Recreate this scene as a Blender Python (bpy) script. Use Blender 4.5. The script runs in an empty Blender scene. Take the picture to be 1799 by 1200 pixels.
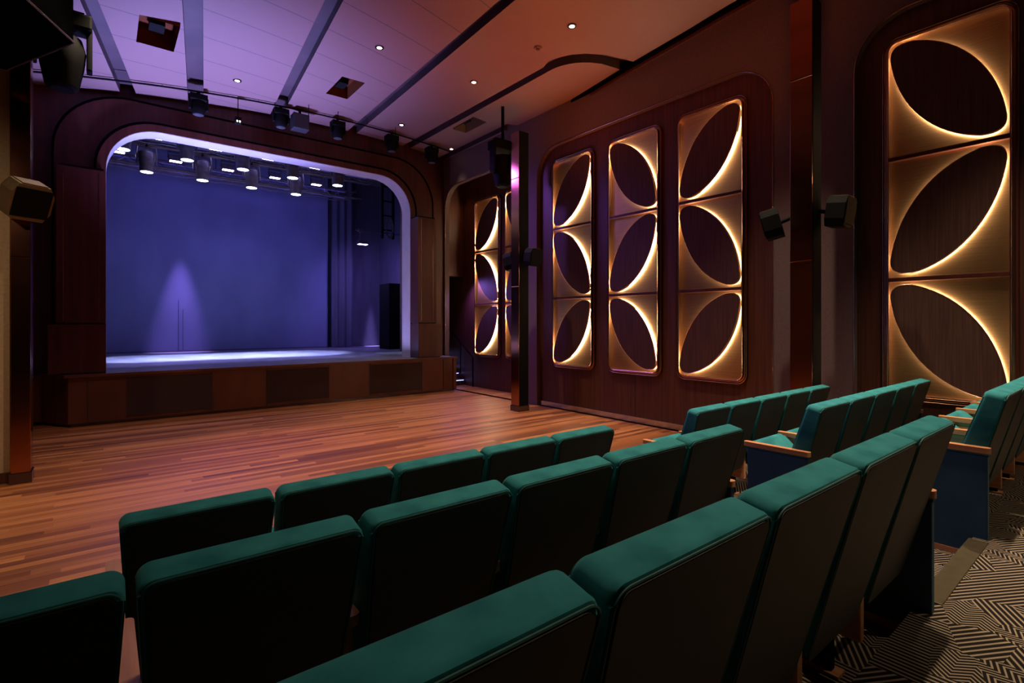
import bpy, bmesh, math, random
from mathutils import Vector, Matrix, Euler
random.seed(4)
PI = math.pi
sc = bpy.context.scene
COL = sc.collection

# ------------------------------------------------------------------ camera, world, exposure
cam_d = bpy.data.cameras.new('camera'); cam = bpy.data.objects.new('camera', cam_d); COL.objects.link(cam)
cam.location = (0, 0, 1.85)
cam.rotation_euler = (PI/2, 0, -math.radians(38.66))
cam_d.sensor_width = 36; cam_d.lens = 18.01; cam_d.shift_y = -0.0178
cam_d.clip_start = 0.05; cam_d.clip_end = 100
sc.camera = cam
sc.view_settings.view_transform = 'Standard'; sc.view_settings.look = 'None'
sc.view_settings.exposure = 0.0; sc.view_settings.gamma = 1.0
sc.view_settings.use_curve_mapping = False
w = bpy.data.worlds.new('world'); sc.world = w; w.use_nodes = True
w.node_tree.nodes['Background'].inputs[0].default_value = (0.7, 0.5, 0.5, 1)
w.node_tree.nodes['Background'].inputs[1].default_value = 0.006
sc.cycles.use_denoising = True
sc.cycles.max_bounces = 7; sc.cycles.diffuse_bounces = 3; sc.cycles.glossy_bounces = 3
sc.cycles.caustics_reflective = False; sc.cycles.caustics_refractive = False
sc.cycles.sample_clamp_indirect = 4

def aim(o, d):
    o.rotation_euler = Vector(d).to_track_quat('-Z', 'Y').to_euler()
def spot(loc, target, power, color, size=60, blend=0.6, radius=0.08):
    l = bpy.data.lights.new('spot', 'SPOT'); l.energy = power; l.color = color
    l.spot_size = math.radians(size); l.spot_blend = blend; l.shadow_soft_size = radius
    o = bpy.data.objects.new('spot_light', l); COL.objects.link(o); o.location = loc
    aim(o, Vector(target)-Vector(loc)); return o
def area(loc, target, power, color, sx, sy):
    l = bpy.data.lights.new('area', 'AREA'); l.energy = power; l.color = color; l.shape = 'RECTANGLE'
    l.size = sx; l.size_y = sy
    o = bpy.data.objects.new('area_light', l); COL.objects.link(o); o.location = loc
    aim(o, Vector(target)-Vector(loc)); return o

WARM = (1.0, 0.78, 0.55)
# stage cyc wash, down light and spill
area((3.4, 17.4, 6.4), (3.4, 19.7, 2.6), 85, (0.16, 0.14, 1.0), 6.6, 0.3)
area((3.4, 16.0, 1.3), (3.4, 19.7, 3.6), 16, (0.10, 0.20, 1.0), 6.4, 0.4)
area((3.4, 14.0, 6.4), (3.4, 13.9, 0.9), 30, (0.30, 0.24, 1.0), 5.5, 0.6)
area((3.3, 12.7, 1.1), (3.3, 12.75, 6.0), 70, (0.42, 0.36, 1.0), 5.6, 0.2)
# added ceiling uplights without a fixture, then front-bar beams on floor and wall
spot((1.5, 11.3, 1.3), (1.7, 11.0, 6.5), 4800, (0.30, 0.32, 1.0), 82, 1.0, 0.3)
spot((3.6, 11.3, 1.3), (4.0, 10.9, 6.5), 70, (0.85, 0.04, 0.25), 80, 1.0, 0.3)
spot((1.5, 11.7, 6.0), (2.2, 7.0, 0.0), 620, (0.75, 0.22, 0.8), 46, 1.0, 0.2)
spot((4.6, 11.3, 6.0), (8.0, 8.6, 2.2), 420, (0.40, 0.14, 1.0), 74, 1.0, 0.2)
spot((7.95, 12.5, 3.1), (8.5, 11.4, 1.0), 130, (0.34, 0.18, 1.0), 130, 1.0, 0.08)  # added violet fill for the passage, no fixture here
spot((8.1, 12.2, 6.0), (8.15, 12.98, 4.4), 22, (1.0, 0.5, 0.15), 70, 1.0, 0.08)  # added warm fill for the passage end wall
# violet beam from the front bar into the middle aisle
spot((1.2, 11.7, 6.0), (3.9, 1.2, 0.5), 900, (0.22, 0.16, 1.0), 13, 0.8, 0.1)
# added warm uplights in mid-air that tint the ceiling orange
spot((6.6, 7.2, 3.6), (5.9, 7.0, 6.6), 210, (1.0, 0.22, 0.02), 120, 1.0, 0.25)
spot((5.2, 2.2, 3.4), (5.0, 4.4, 6.6), 250, (1.0, 0.22, 0.02), 130, 1.0, 0.25)
# wash on the tan return wall
spot((-1.9, 5.0, 4.0), (-1.3, 8.3, 1.4), 110, (1.0, 0.72, 0.46), 90, 1.0, 0.1)

# ------------------------------------------------------------------ materials
def new_mat(name):
    m = bpy.data.materials.new(name); m.use_nodes = True
    return m, m.node_tree.nodes, m.node_tree.links, m.node_tree.nodes['Principled BSDF']
def mix_nodes(N, L, fac, a, b):
    mx = N.new('ShaderNodeMix'); mx.data_type = 'RGBA'
    L.new(fac, mx.inputs[0])
    mx.inputs[6].default_value = (*a, 1); mx.inputs[7].default_value = (*b, 1)
    return mx.outputs[2]
def coords(N, L, scale=(1, 1, 1), kind='Object', rot=(0, 0, 0)):
    tc = N.new('ShaderNodeTexCoord'); mp = N.new('ShaderNodeMapping')
    L.new(tc.outputs[kind], mp.inputs[0]); mp.inputs['Scale'].default_value = scale
    mp.inputs['Rotation'].default_value = rot
    return mp.outputs[0]
def noisy(name, c1, c2, scale=(4, 4, 4), detail=3, rough=0.5, metal=0, spec=0.5, bump=0, sheen=0, rough2=None, sheencol=None, kind='Object'):
    m, N, L, P = new_mat(name)
    n = N.new('ShaderNodeTexNoise'); n.inputs['Scale'].default_value = 1; n.inputs['Detail'].default_value = detail
    L.new(coords(N, L, scale, kind), n.inputs['Vector'])
    r = N.new('ShaderNodeMapRange'); r.inputs[1].default_value = 0.35; r.inputs[2].default_value = 0.65
    L.new(n.outputs[0], r.inputs[0])
    L.new(mix_nodes(N, L, r.outputs[0], c1, c2), P.inputs['Base Color'])
    P.inputs['Roughness'].default_value = rough; P.inputs['Metallic'].default_value = metal
    P.inputs['Specular IOR Level'].default_value = spec
    if rough2 is not None:
        q = N.new('ShaderNodeMapRange'); q.inputs[3].default_value = rough; q.inputs[4].default_value = rough2
        L.new(n.outputs[0], q.inputs[0]); L.new(q.outputs[0], P.inputs['Roughness'])
    if bump:
        b = N.new('ShaderNodeBump'); b.inputs['Strength'].default_value = bump; b.inputs['Distance'].default_value = 0.01
        L.new(n.outputs[0], b.inputs['Height']); L.new(b.outputs[0], P.inputs['Normal'])
    if sheen:
        P.inputs['Sheen Weight'].default_value = sheen; P.inputs['Sheen Roughness'].default_value = 0.4
        if sheencol: P.inputs['Sheen Tint'].default_value = (*sheencol, 1)
    return m
def emit(name, c, s):
    m, N, L, P = new_mat(name)
    P.inputs['Base Color'].default_value = (*c, 1)
    P.inputs['Emission Color'].default_value = (*c, 1); P.inputs['Emission Strength'].default_value = s
    return m

def wood_floor():
    m, N, L, P = new_mat('jarrah_floor')
    br = N.new('ShaderNodeTexBrick')
    sx = N.new('ShaderNodeSeparateXYZ'); L.new(coords(N, L), sx.inputs[0])
    dv = N.new('ShaderNodeMath'); dv.operation = 'DIVIDE'; dv.inputs[1].default_value = 0.092; L.new(sx.outputs[1], dv.inputs[0])
    fl = N.new('ShaderNodeMath'); fl.operation = 'FLOOR'; L.new(dv.outputs[0], fl.inputs[0])
    wn = N.new('ShaderNodeTexWhiteNoise'); wn.noise_dimensions = '1D'; L.new(fl.outputs[0], wn.inputs['W'])
    ma = N.new('ShaderNodeMath'); ma.operation = 'MULTIPLY_ADD'; ma.inputs[1].default_value = 7.0; L.new(wn.outputs[0], ma.inputs[0]); L.new(sx.outputs[0], ma.inputs[2])
    cb = N.new('ShaderNodeCombineXYZ'); L.new(ma.outputs[0], cb.inputs[0]); L.new(sx.outputs[1], cb.inputs[1]); L.new(cb.outputs[0], br.inputs['Vector'])
    br.offset = 0.0; br.inputs['Scale'].default_value = 1
    br.inputs['Brick Width'].default_value = 2.6; br.inputs['Row Height'].default_value = 0.092
    br.inputs['Mortar Size'].default_value = 0.0012; br.inputs['Bias'].default_value = 0
    br.inputs['Color1'].default_value = (0, 0, 0, 1); br.inputs['Color2'].default_value = (1, 1, 1, 1)
    br.inputs['Mortar'].default_value = (0.25, 0.25, 0.25, 1)
    cr = N.new('ShaderNodeValToRGB'); L.new(br.outputs['Color'], cr.inputs[0])
    e = cr.color_ramp.elements
    e[0].position = 0; e[0].color = (0.17, 0.045, 0.014, 1); e[1].position = 1; e[1].color = (0.62, 0.24, 0.075, 1)
    x = e.new(0.45); x.color = (0.38, 0.125, 0.036, 1)
    n = N.new('ShaderNodeTexNoise'); n.inputs['Scale'].default_value = 1; n.inputs['Detail'].default_value = 5
    L.new(coords(N, L, (1.3, 45, 1)), n.inputs['Vector'])
    mx = N.new('ShaderNodeMix'); mx.data_type = 'RGBA'; mx.blend_type = 'MULTIPLY'; mx.inputs[0].default_value = 0.75
    g = N.new('ShaderNodeMapRange'); g.inputs[1].default_value = 0.3; g.inputs[2].default_value = 0.7
    g.inputs[3].default_value = 0.45; g.inputs[4].default_value = 1.25
    L.new(n.outputs[0], g.inputs[0]); L.new(cr.outputs[0], mx.inputs[6]); L.new(g.outputs[0], mx.inputs[7])
    L.new(mx.outputs[2], P.inputs['Base Color'])
    P.inputs['Roughness'].default_value = 0.42
    return m
def carpet():
    m, N, L, P = new_mat('patterned_carpet')
    co = coords(N, L)
    v = N.new('ShaderNodeTexVoronoi'); v.voronoi_dimensions = '2D'; v.inputs['Scale'].default_value = 5.4; v.inputs['Randomness'].default_value = 0.75
    L.new(co, v.inputs['Vector'])
    sp = N.new('ShaderNodeSeparateColor'); L.new(v.outputs['Color'], sp.inputs[0])
    st = N.new('ShaderNodeMath'); st.operation = 'MULTIPLY'; st.inputs[1].default_value = 3.0; L.new(sp.outputs[0], st.inputs[0])
    fl = N.new('ShaderNodeMath'); fl.operation = 'ROUND'; L.new(st.outputs[0], fl.inputs[0])
    an = N.new('ShaderNodeMath'); an.operation = 'MULTIPLY'; an.inputs[1].default_value = PI/3; L.new(fl.outputs[0], an.inputs[0])
    vr = N.new('ShaderNodeVectorRotate'); vr.rotation_type = 'Z_AXIS'; L.new(co, vr.inputs['Vector']); L.new(an.outputs[0], vr.inputs['Angle'])
    sx = N.new('ShaderNodeSeparateXYZ'); L.new(vr.outputs[0], sx.inputs[0])
    # zig-zag bend in some cells
    ab = N.new('ShaderNodeMath'); ab.operation = 'PINGPONG'; ab.inputs[1].default_value = 0.05; L.new(sx.outputs[1], ab.inputs[0])
    gt = N.new('ShaderNodeMath'); gt.operation = 'GREATER_THAN'; gt.inputs[1].default_value = 0.72; L.new(sp.outputs[1], gt.inputs[0])
    zz = N.new('ShaderNodeMath'); zz.operation = 'MULTIPLY'; L.new(ab.outputs[0], zz.inputs[0]); L.new(gt.outputs[0], zz.inputs[1])
    ad = N.new('ShaderNodeMath'); ad.operation = 'ADD'; L.new(sx.outputs[0], ad.inputs[0]); L.new(zz.outputs[0], ad.inputs[1])
    fr = N.new('ShaderNodeMath'); fr.operation = 'PINGPONG'; fr.inputs[1].default_value = 0.012; L.new(ad.outputs[0], fr.inputs[0])
    th = N.new('ShaderNodeMapRange'); th.inputs[1].default_value = 0.0070; th.inputs[2].default_value = 0.0085; L.new(fr.outputs[0], th.inputs[0])
    L.new(mix_nodes(N, L, th.outputs[0], (0.012, 0.009, 0.008), (0.27, 0.21, 0.14)), P.inputs['Base Color'])
    P.inputs['Roughness'].default_value = 0.95; P.inputs['Specular IOR Level'].default_value = 0.1
    return m
def ceiling_mat():
    m, N, L, P = new_mat('ceiling_panels')
    sx = N.new('ShaderNodeSeparateXYZ'); L.new(coords(N, L), sx.inputs[0])
    ad = N.new('ShaderNodeMath'); ad.operation = 'MULTIPLY_ADD'; ad.inputs[1].default_value = -0.28; L.new(sx.outputs[0], ad.inputs[0]); L.new(sx.outputs[1], ad.inputs[2])
    pp = N.new('ShaderNodeMath'); pp.operation = 'PINGPONG'; pp.inputs[1].default_value = 0.42; L.new(ad.outputs[0], pp.inputs[0])
    lt = N.new('ShaderNodeMath'); lt.operation = 'LESS_THAN'; lt.inputs[1].default_value = 0.008; L.new(pp.outputs[0], lt.inputs[0])
    xl = N.new('ShaderNodeMath'); xl.operation = 'LESS_THAN'; xl.inputs[1].default_value = 4.7; L.new(sx.outputs[0], xl.inputs[0])
    mu = N.new('ShaderNodeMath'); mu.operation = 'MULTIPLY'; L.new(lt.outputs[0], mu.inputs[0]); L.new(xl.outputs[0], mu.inputs[1])
    L.new(mix_nodes(N, L, mu.outputs[0], (0.22, 0.125, 0.115), (0.07, 0.05, 0.055)), P.inputs['Base Color'])
    P.inputs['Roughness'].default_value = 0.55
    return m

M = {}
M['floor'] = wood_floor()
M['carpet'] = carpet()
M['ceiling'] = ceiling_mat()
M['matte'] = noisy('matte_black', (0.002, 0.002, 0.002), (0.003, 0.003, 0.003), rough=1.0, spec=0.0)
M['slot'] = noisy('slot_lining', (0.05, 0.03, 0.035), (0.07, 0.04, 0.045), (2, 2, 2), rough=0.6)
M['wood_wall'] = noisy('mahogany_veneer', (0.062, 0.019, 0.012), (0.105, 0.034, 0.020), (26, 26, 0.8), 4, 0.45)
M['portal'] = noisy('portal_veneer', (0.055, 0.010, 0.007), (0.085, 0.017, 0.011), (12, 12, 0.6), 4, 0.42)
M['fascia'] = noisy('stage_front_veneer', (0.11, 0.035, 0.02), (0.17, 0.055, 0.028), (2, 12, 0.8), 3, 0.4)
M['grille'] = noisy('speaker_cloth', (0.045, 0.022, 0.02), (0.06, 0.03, 0.026), (60, 60, 60), 2, 0.85)
M['plaster'] = noisy('wall_fabric', (0.135, 0.085, 0.085), (0.155, 0.10, 0.10), (30, 30, 30), 2, 0.8)
M['tan'] = noisy('tan_fabric', (0.46, 0.32, 0.19), (0.52, 0.37, 0.22), (30, 30, 30), 2, 0.8)
M['reveal'] = noisy('pale_reveal', (0.50, 0.47, 0.50), (0.56, 0.53, 0.55), (3, 3, 3), 2, 0.5)
M['copper'] = noisy('polished_copper', (0.32, 0.13, 0.08), (0.38, 0.16, 0.10), (1, 1, 2), 2, 0.12, 1.0, rough2=0.2)
M['bronze'] = noisy('bronze_moulding', (0.62, 0.36, 0.24), (0.70, 0.42, 0.28), (4, 4, 4), 2, 0.25, 1.0)
M['plate'] = noisy('brushed_bronze_plate', (0.50, 0.29, 0.135), (0.58, 0.35, 0.17), (2, 2, 80), 3, 0.34, 1.0)
M['leaf'] = noisy('leaf_veneer', (0.050, 0.019, 0.013), (0.090, 0.035, 0.024), (50, 50, 1.6), 4, 0.6)
M['led'] = emit('warm_led', (1.0, 0.75, 0.48), 85)
M['velvet'] = noisy('teal_velvet', (0.014, 0.130, 0.150), (0.034, 0.225, 0.240), (7, 7, 7), 4, 0.85, spec=0.12, bump=0.25, sheen=0.22, sheencol=(0.3, 0.95, 0.9))
M['shell'] = noisy('shaded_seat_back', (0.026, 0.028, 0.028), (0.034, 0.032, 0.032), (8, 8, 8), 2, 0.6)  # dark colour stands in for shade on the velvet backs
M['piping'] = noisy('piping_cord', (0.012, 0.08, 0.075), (0.02, 0.11, 0.10), (20, 20, 20), 2, 0.7)
M['arm'] = noisy('armrest_timber', (0.46, 0.19, 0.085), (0.60, 0.27, 0.125), (40, 3, 40), 4, 0.35)
M['endpanel'] = noisy('aisle_panel_velvet', (0.012, 0.052, 0.090), (0.016, 0.066, 0.110), (7, 7, 7), 3, 0.8, sheen=0.3, sheencol=(0.3, 0.7, 0.9))
M['black'] = noisy('black_metal', (0.002, 0.002, 0.0022), (0.004, 0.004, 0.0045), (9, 9, 9), 2, 0.7, spec=0.1)
M['steel'] = noisy('steel', (0.5, 0.5, 0.52), (0.6, 0.6, 0.62), (9, 9, 9), 2, 0.25, 1.0)
M['can'] = noisy('lamp_housing', (0.08, 0.08, 0.10), (0.13, 0.13, 0.15), (9, 9, 9), 2, 0.35, 0.6)
M['cyc'] = noisy('cyclorama_cloth', (0.125, 0.135, 0.235), (0.155, 0.165, 0.28), (0.9, 0.9, 0.5), 2, 0.9)
M['dark'] = noisy('black_drape', (0.05, 0.048, 0.075), (0.068, 0.065, 0.095), (3, 3, 0.6), 3, 0.9)
M['stage'] = noisy('stage_deck', (0.16, 0.16, 0.18), (0.22, 0.22, 0.24), (3, 3, 3), 3, 0.38)
M['skirt'] = noisy('dark_skirting', (0.10, 0.08, 0.10), (0.14, 0.11, 0.13), (3, 3, 3), 2, 0.18, 0.9)
M['nosing'] = noisy('brass_nosing', (0.075, 0.058, 0.030), (0.09, 0.07, 0.036), (20, 20, 20), 2, 0.45, 0.5)
M['box_grey'] = noisy('box_grey', (0.016, 0.016, 0.02), (0.02, 0.02, 0.025), (9, 9, 9), 2, 0.5)
M['lens'] = emit('lamp_lens', (0.80, 0.85, 1.0), 9)
M['flood'] = emit('flood_lens', (0.62, 0.50, 1.0), 22)
M['dl'] = emit('downlight_glass', (1.0, 0.85, 0.62), 6)
M['spkwood'] = noisy('speaker_tan', (0.12, 0.075, 0.035), (0.15, 0.095, 0.045), (20, 20, 20), 2, 0.5)
M['steplight'] = emit('step_light', (0.35, 0.35, 1.0), 3)

# ------------------------------------------------------------------ mesh helpers
def obj(name, bm, mat, parent=None, smooth=False, bevel=0):
    if bevel:
        bmesh.ops.bevel(bm, geom=[e for e in bm.edges], offset=bevel, segments=2, affect='EDGES', profile=0.6, clamp_overlap=True)
    bmesh.ops.recalc_face_normals(bm, faces=bm.faces)
    me = bpy.data.meshes.new(name); bm.to_mesh(me); bm.free()
    if smooth:
        for p in me.polygons: p.use_smooth = True
        try: me.set_sharp_from_angle(angle=math.radians(40))
        except Exception: pass
    me.materials.append(M[mat] if isinstance(mat, str) else mat)
    o = bpy.data.objects.new(name, me); COL.objects.link(o)
    if parent: o.parent = parent
    return o
def tag(o, label, cat, group=None):
    o['label'] = label; o['category'] = cat
    if group: o['group'] = group
    return o
def thing(name, label, cat, loc=(0, 0, 0), rz=0, group=None):
    o = bpy.data.objects.new(name, None); COL.objects.link(o); o.location = loc; o.rotation_euler = (0, 0, rz)
    return tag(o, label, cat, group)
def struct(name, bm, mat, **k):
    o = obj(name, bm, mat, **k)
    if not o.parent: o['kind'] = 'structure'
    return o
def BM(): return bmesh.new()
def box(bm, x0, x1, y0, y1, z0, z1):
    v = [bm.verts.new(p) for p in [(x0,y0,z0),(x1,y0,z0),(x1,y1,z0),(x0,y1,z0),(x0,y0,z1),(x1,y0,z1),(x1,y1,z1),(x0,y1,z1)]]
    for f in [(0,3,2,1),(4,5,6,7),(0,1,5,4),(1,2,6,5),(2,3,7,6),(3,0,4,7)]: bm.faces.new([v[i] for i in f])
    return bm
def boxo(name, b, mat, parent=None, bevel=0, **k):
    return obj(name, box(BM(), *b), mat, parent, bevel=bevel, **k)
def prism(bm, pts, fn, d0, d1):
    """closed outline pts (a, b) extruded from d0 to d1; fn(a, b, d) -> xyz"""
    A = [bm.verts.new(fn(a, b, d0)) for a, b in pts]; B = [bm.verts.new(fn(a, b, d1)) for a, b in pts]
    n = len(pts)
    for i in range(n): bm.faces.new([A[i], A[(i+1) % n], B[(i+1) % n], B[i]])
    bm.faces.new(A[::-1]); bm.faces.new(B)
    return bm
def ring(bm, outer, inner, fn, d0, d1):
    """ring between two outlines with the same number of points (open = False), extruded"""
    n = len(outer)
    V = [[bm.verts.new(fn(a, b, d)) for a, b in o] for o in (outer, inner) for d in (d0, d1)]
    O0, O1, I0, I1 = V
    for i in range(n):
        j = (i+1) % n
        bm.faces.new([O0[i], O0[j], I0[j], I0[i]]); bm.faces.new([O1[i], I1[i], I1[j], O1[j]])
        bm.faces.new([O0[i], O1[i], O1[j], O0[j]]); bm.faces.new([I0[i], I0[j], I1[j], I1[i]])
    return bm
def rrect(a0, a1, b0, b1, r, seg=10, rb=None):
    """rounded rectangle; rb = bottom corner radius"""
    rb = r if rb is None else rb
    pts = []
    for (ca, cb, rr, s) in ((a1-r, b1-r, r, 0), (a0+r, b1-r, r, 90), (a0+rb, b0+rb, rb, 180), (a1-rb, b0+rb, rb, 270)):
        for i in range(seg+1):
            t = math.radians(s + 90*i/seg); pts.append((ca+rr*math.cos(t), cb+rr*math.sin(t)))
    return pts
def tube(bm, pts, r, seg=8, closed=False):
    P = [Vector(p) for p in pts]; n = len(P); rings = []
    for i, p in enumerate(P):
        a = P[(i-1) % n] if (closed or i > 0) else P[i]; b = P[(i+1) % n] if (closed or i < n-1) else P[i]
        t = (b-a).normalized(); up = Vector((0, 0, 1)) if abs(t.z) < 0.95 else Vector((0, 1, 0))
        u = t.cross(up).normalized(); v = u.cross(t)
        rr = r[i] if isinstance(r, (list, tuple)) else r
        rings.append([bm.verts.new(p + (u*math.cos(2*PI*k/seg) + v*math.sin(2*PI*k/seg))*rr) for k in range(seg)])
    for i in range(n if closed else n-1):
        A, B = rings[i], rings[(i+1) % n]
        for k in range(seg): bm.faces.new([A[k], A[(k+1) % seg], B[(k+1) % seg], B[k]])
    if not closed:
        bm.faces.new(rings[0][::-1]); bm.faces.new(rings[-1])
    return bm
def lathe(bm, prof, c=(0, 0, 0), seg=24):
    rings = []
    for r, z in prof:
        rings.append([bm.verts.new((c[0]+r*math.cos(2*PI*k/seg), c[1]+r*math.sin(2*PI*k/seg), c[2]+z)) for k in range(seg)])
    for A, B in zip(rings, rings[1:]):
        for k in range(seg): bm.faces.new([A[k], A[(k+1) % seg], B[(k+1) % seg], B[k]])
    bm.faces.new(rings[0][::-1]); bm.faces.new(rings[-1])
    return bm
XZ = lambda a, b, d: (a, d, b)      # outline in x-z, depth along y
YZ = lambda a, b, d: (d, a, b)      # outline in y-z, depth along x

# ------------------------------------------------------------------ floors and platforms
struct('floor', box(BM(), -3, 9.2, -7, 16, -0.1, 0.0), 'floor')
struct('floor_carpet', box(BM(), -2.4, 7.6, 0.95, 3.05, 0.0, 0.155), 'carpet')
struct('floor_carpet', box(BM(), -2.4, 7.6, -6.9, 2.02, 0.0, 0.30), 'carpet')
struct('floor_carpet', box(BM(), -2.4, 7.6, -6.9, 1.14, 0.3, 0.475), 'carpet')
struct('floor_carpet', box(BM(), -2.4, 7.6, -6.9, 0.655, 0.44, 0.60), 'carpet')
def nosing(y, z, label):
    return tag(boxo('step_nosing', (2.90, 3.93, y-0.075, y+0.012, z-0.03, z+0.006), 'nosing', bevel=0.003), label, 'stair nosing')
nosing(0.655, 0.60, 'broad brass-brown nosing strip on the aisle step behind the third row')
nosing(2.02, 0.30, 'brass-brown nosing strip on the lower aisle step between the front and second rows')

# ------------------------------------------------------------------ ceiling
def zc(t): return 6.68 - 0.0165*(t-4.6)**2
def slab(name, left, right, y_end, y_start, mat, th=0.16, dz=0.0, ny=14):
    """ceiling strip between two x(y) functions, following the shallow vault"""
    bm = BM(); nx = 5; G = []
    for k in (0, 1):
        for i in range(ny+1):
            y = y_start + (y_end-y_start)*i/ny
            for j in range(nx+1):
                x = left(y) + (right(y)-left(y))*j/nx
                G.append(bm.verts.new((x, y, zc(x)+dz+k*th)))
    n = (ny+1)*(nx+1); idx = lambda k, i, j: G[k*n + i*(nx+1) + j]
    for i in range(ny):
        for j in range(nx):
            bm.faces.new([idx(0,i,j), idx(0,i+1,j), idx(0,i+1,j+1), idx(0,i,j+1)])
            bm.faces.new([idx(1,i,j), idx(1,i,j+1), idx(1,i+1,j+1), idx(1,i+1,j)])
        for j in (0, nx): bm.faces.new([idx(0,i,j), idx(1,i,j), idx(1,i+1,j), idx(0,i+1,j)])
    for j in range(nx):
        for i in (0, ny): bm.faces.new([idx(0,i,j), idx(0,i,j+1), idx(1,i,j+1), idx(1,i,j)])
    o = struct(name, bm, mat)
    if mat == 'ceiling':      # strip edges darkened: groove shade put into the colour
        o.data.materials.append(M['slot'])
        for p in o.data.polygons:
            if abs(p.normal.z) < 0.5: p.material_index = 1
    return o
def lin(x12, slope): return lambda y: x12 + slope*(y-12.2)
Al, Ar = lin(0.21, 0.150), lin(0.46, 0.165)
Bl, Br = lin(1.35, 0.129), lin(1.63, 0.135)
Cl, Cr = lin(2.97, 0.089), lin(3.21, 0.090)
Dl, Dr = lin(4.80, 0.026), lin(5.03, 0.034)
El, Er = lin(6.33, -0.020), lin(6.55, -0.008)
def Fe(y):
    pts = [(-7, 6.9), (3.8, 7.23), (4.7, 7.34), (6.0, 7.46), (7.6, 7.66), (14, 7.67)]
    for (a, b), (c, d) in zip(pts, pts[1:]):
        if y <= c: return b + (d-b)*(y-a)/(c-a)
    return 7.67
YE = 12.62
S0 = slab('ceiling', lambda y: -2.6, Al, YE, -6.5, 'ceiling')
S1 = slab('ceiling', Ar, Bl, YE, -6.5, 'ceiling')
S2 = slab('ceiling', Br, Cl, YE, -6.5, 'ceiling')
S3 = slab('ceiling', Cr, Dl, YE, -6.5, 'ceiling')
def poly_slab(name, pts, mat, th=0.16, dz=0):
    bm = BM()
    A = [bm.verts.new((x, y, zc(x)+dz)) for x, y in pts]; B = [bm.verts.new((x, y, zc(x)+dz+th)) for x, y in pts]
    n = len(pts)
    for i in range(n): bm.faces.new([A[i], A[(i+1) % n], B[(i+1) % n], B[i]])
    fa = bm.faces.new(A[::-1]); fb = bm.faces.new(B)
    bmesh.ops.triangulate(bm, faces=[fa, fb])
    return struct(name, bm, mat)
def grid_strip(y0, y1, n): return [y0 + (y1-y0)*i/n for i in range(n+1)]
def outE(y):
    if y >= 7.0: return El(y)
    if y > 5.90: return min(Fe(y), 7.56-1.21*math.sqrt(max(0, 1-((7.0-y)/1.12)**2)))
    return Fe(y)
def innE(y):
    if y >= 7.1: return Er(y)
    return min(Fe(y)-.01, 7.58-0.99*math.sqrt(max(0, 1-((7.1-y)/0.95)**2)))
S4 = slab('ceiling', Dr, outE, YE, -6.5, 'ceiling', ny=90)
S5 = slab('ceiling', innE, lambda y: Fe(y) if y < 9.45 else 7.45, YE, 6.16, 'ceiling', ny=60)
strips = [S0, S1, S2, S3, S4, S5]
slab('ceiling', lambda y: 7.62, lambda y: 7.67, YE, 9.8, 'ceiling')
def plenum():
    bm = BM(); box(bm, -2.6, 7.7, -6.5, 12.9, 7.02, 7.1); return bm
struct('ceiling_slot_lining', plenum(), 'slot')
for nm, l, r in (('a', Al, Ar), ('b', Bl, Br), ('c', Cl, Cr), ('d', Dl, Dr)):
    slab('trim_ceiling', (lambda y, l=l: l(y)-0.03), (lambda y, r=r: r(y)+0.03), YE, -6.5, 'slot', th=0.05, dz=0.165)
slab('trim_ceiling', lambda y: El(y)-0.03, lambda y: Er(y)+0.03, YE, 7.0, 'slot', th=0.05, dz=0.165)
# curled end of the slot and the dark lining over it
poly_slab('trim_ceiling', [(6.38, 7.1), (6.48, 6.4), (6.8, 5.95), (7.2, 5.75), (7.6, 5.75), (7.6, 6.3), (7.2, 6.25), (6.9, 6.5), (6.75, 7.1)], 'slot', th=0.05, dz=0.165)
# wooden edge band along the ceiling side, and a black band as gap shade
def edge_band(o=0.0, d=0.06, w=0.07):
    bm = BM(); ys = grid_strip(-6.5, 7.6, 24); L0 = []
    for y in ys:
        x = Fe(y)+o; z = zc(x)
        L0.append([bm.verts.new(p) for p in ((x, y, z-d), (x+w, y, z-d), (x+w, y, z+0.1), (x, y, z+0.1))])
    for A, B in zip(L0, L0[1:]):
        for k in range(4): bm.faces.new([A[k], A[(k+1) % 4], B[(k+1) % 4], B[k]])
    bm.faces.new(L0[0]); bm.faces.new(L0[-1][::-1]); return bm
struct('trim_ceiling_edge_and_shade', edge_band(0.0, 0.055, 0.07), 'matte')  # black band put in for the dark gap beside the wall
struct('trim_ceiling_edge_and_shade', edge_band(0.075, 0.10, 0.02), 'wood_wall')

# ------------------------------------------------------------------ walls
struct('wall_rear', box(BM(), -2.7, 7.8, -6.7, -6.5, 0, 7.1), 'plaster')
struct('wall_left', box(BM(), -2.7, -2.55, -6.5, 12.8, 0, 7.1), 'plaster')
# tan return wall on the far left
struct('wall_left_return', box(BM(), -2.55, -0.835, 8.30, 8.42, 0.12, 7.0), 'tan')
struct('trim_left_return', box(BM(), -0.838, -0.826, 8.285, 8.43, 0.05, 7.0), 'copper')
struct('baseboard_left', box(BM(), -2.55, -0.83, 8.27, 8.44, 0.0, 0.12), 'wood_wall')

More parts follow.
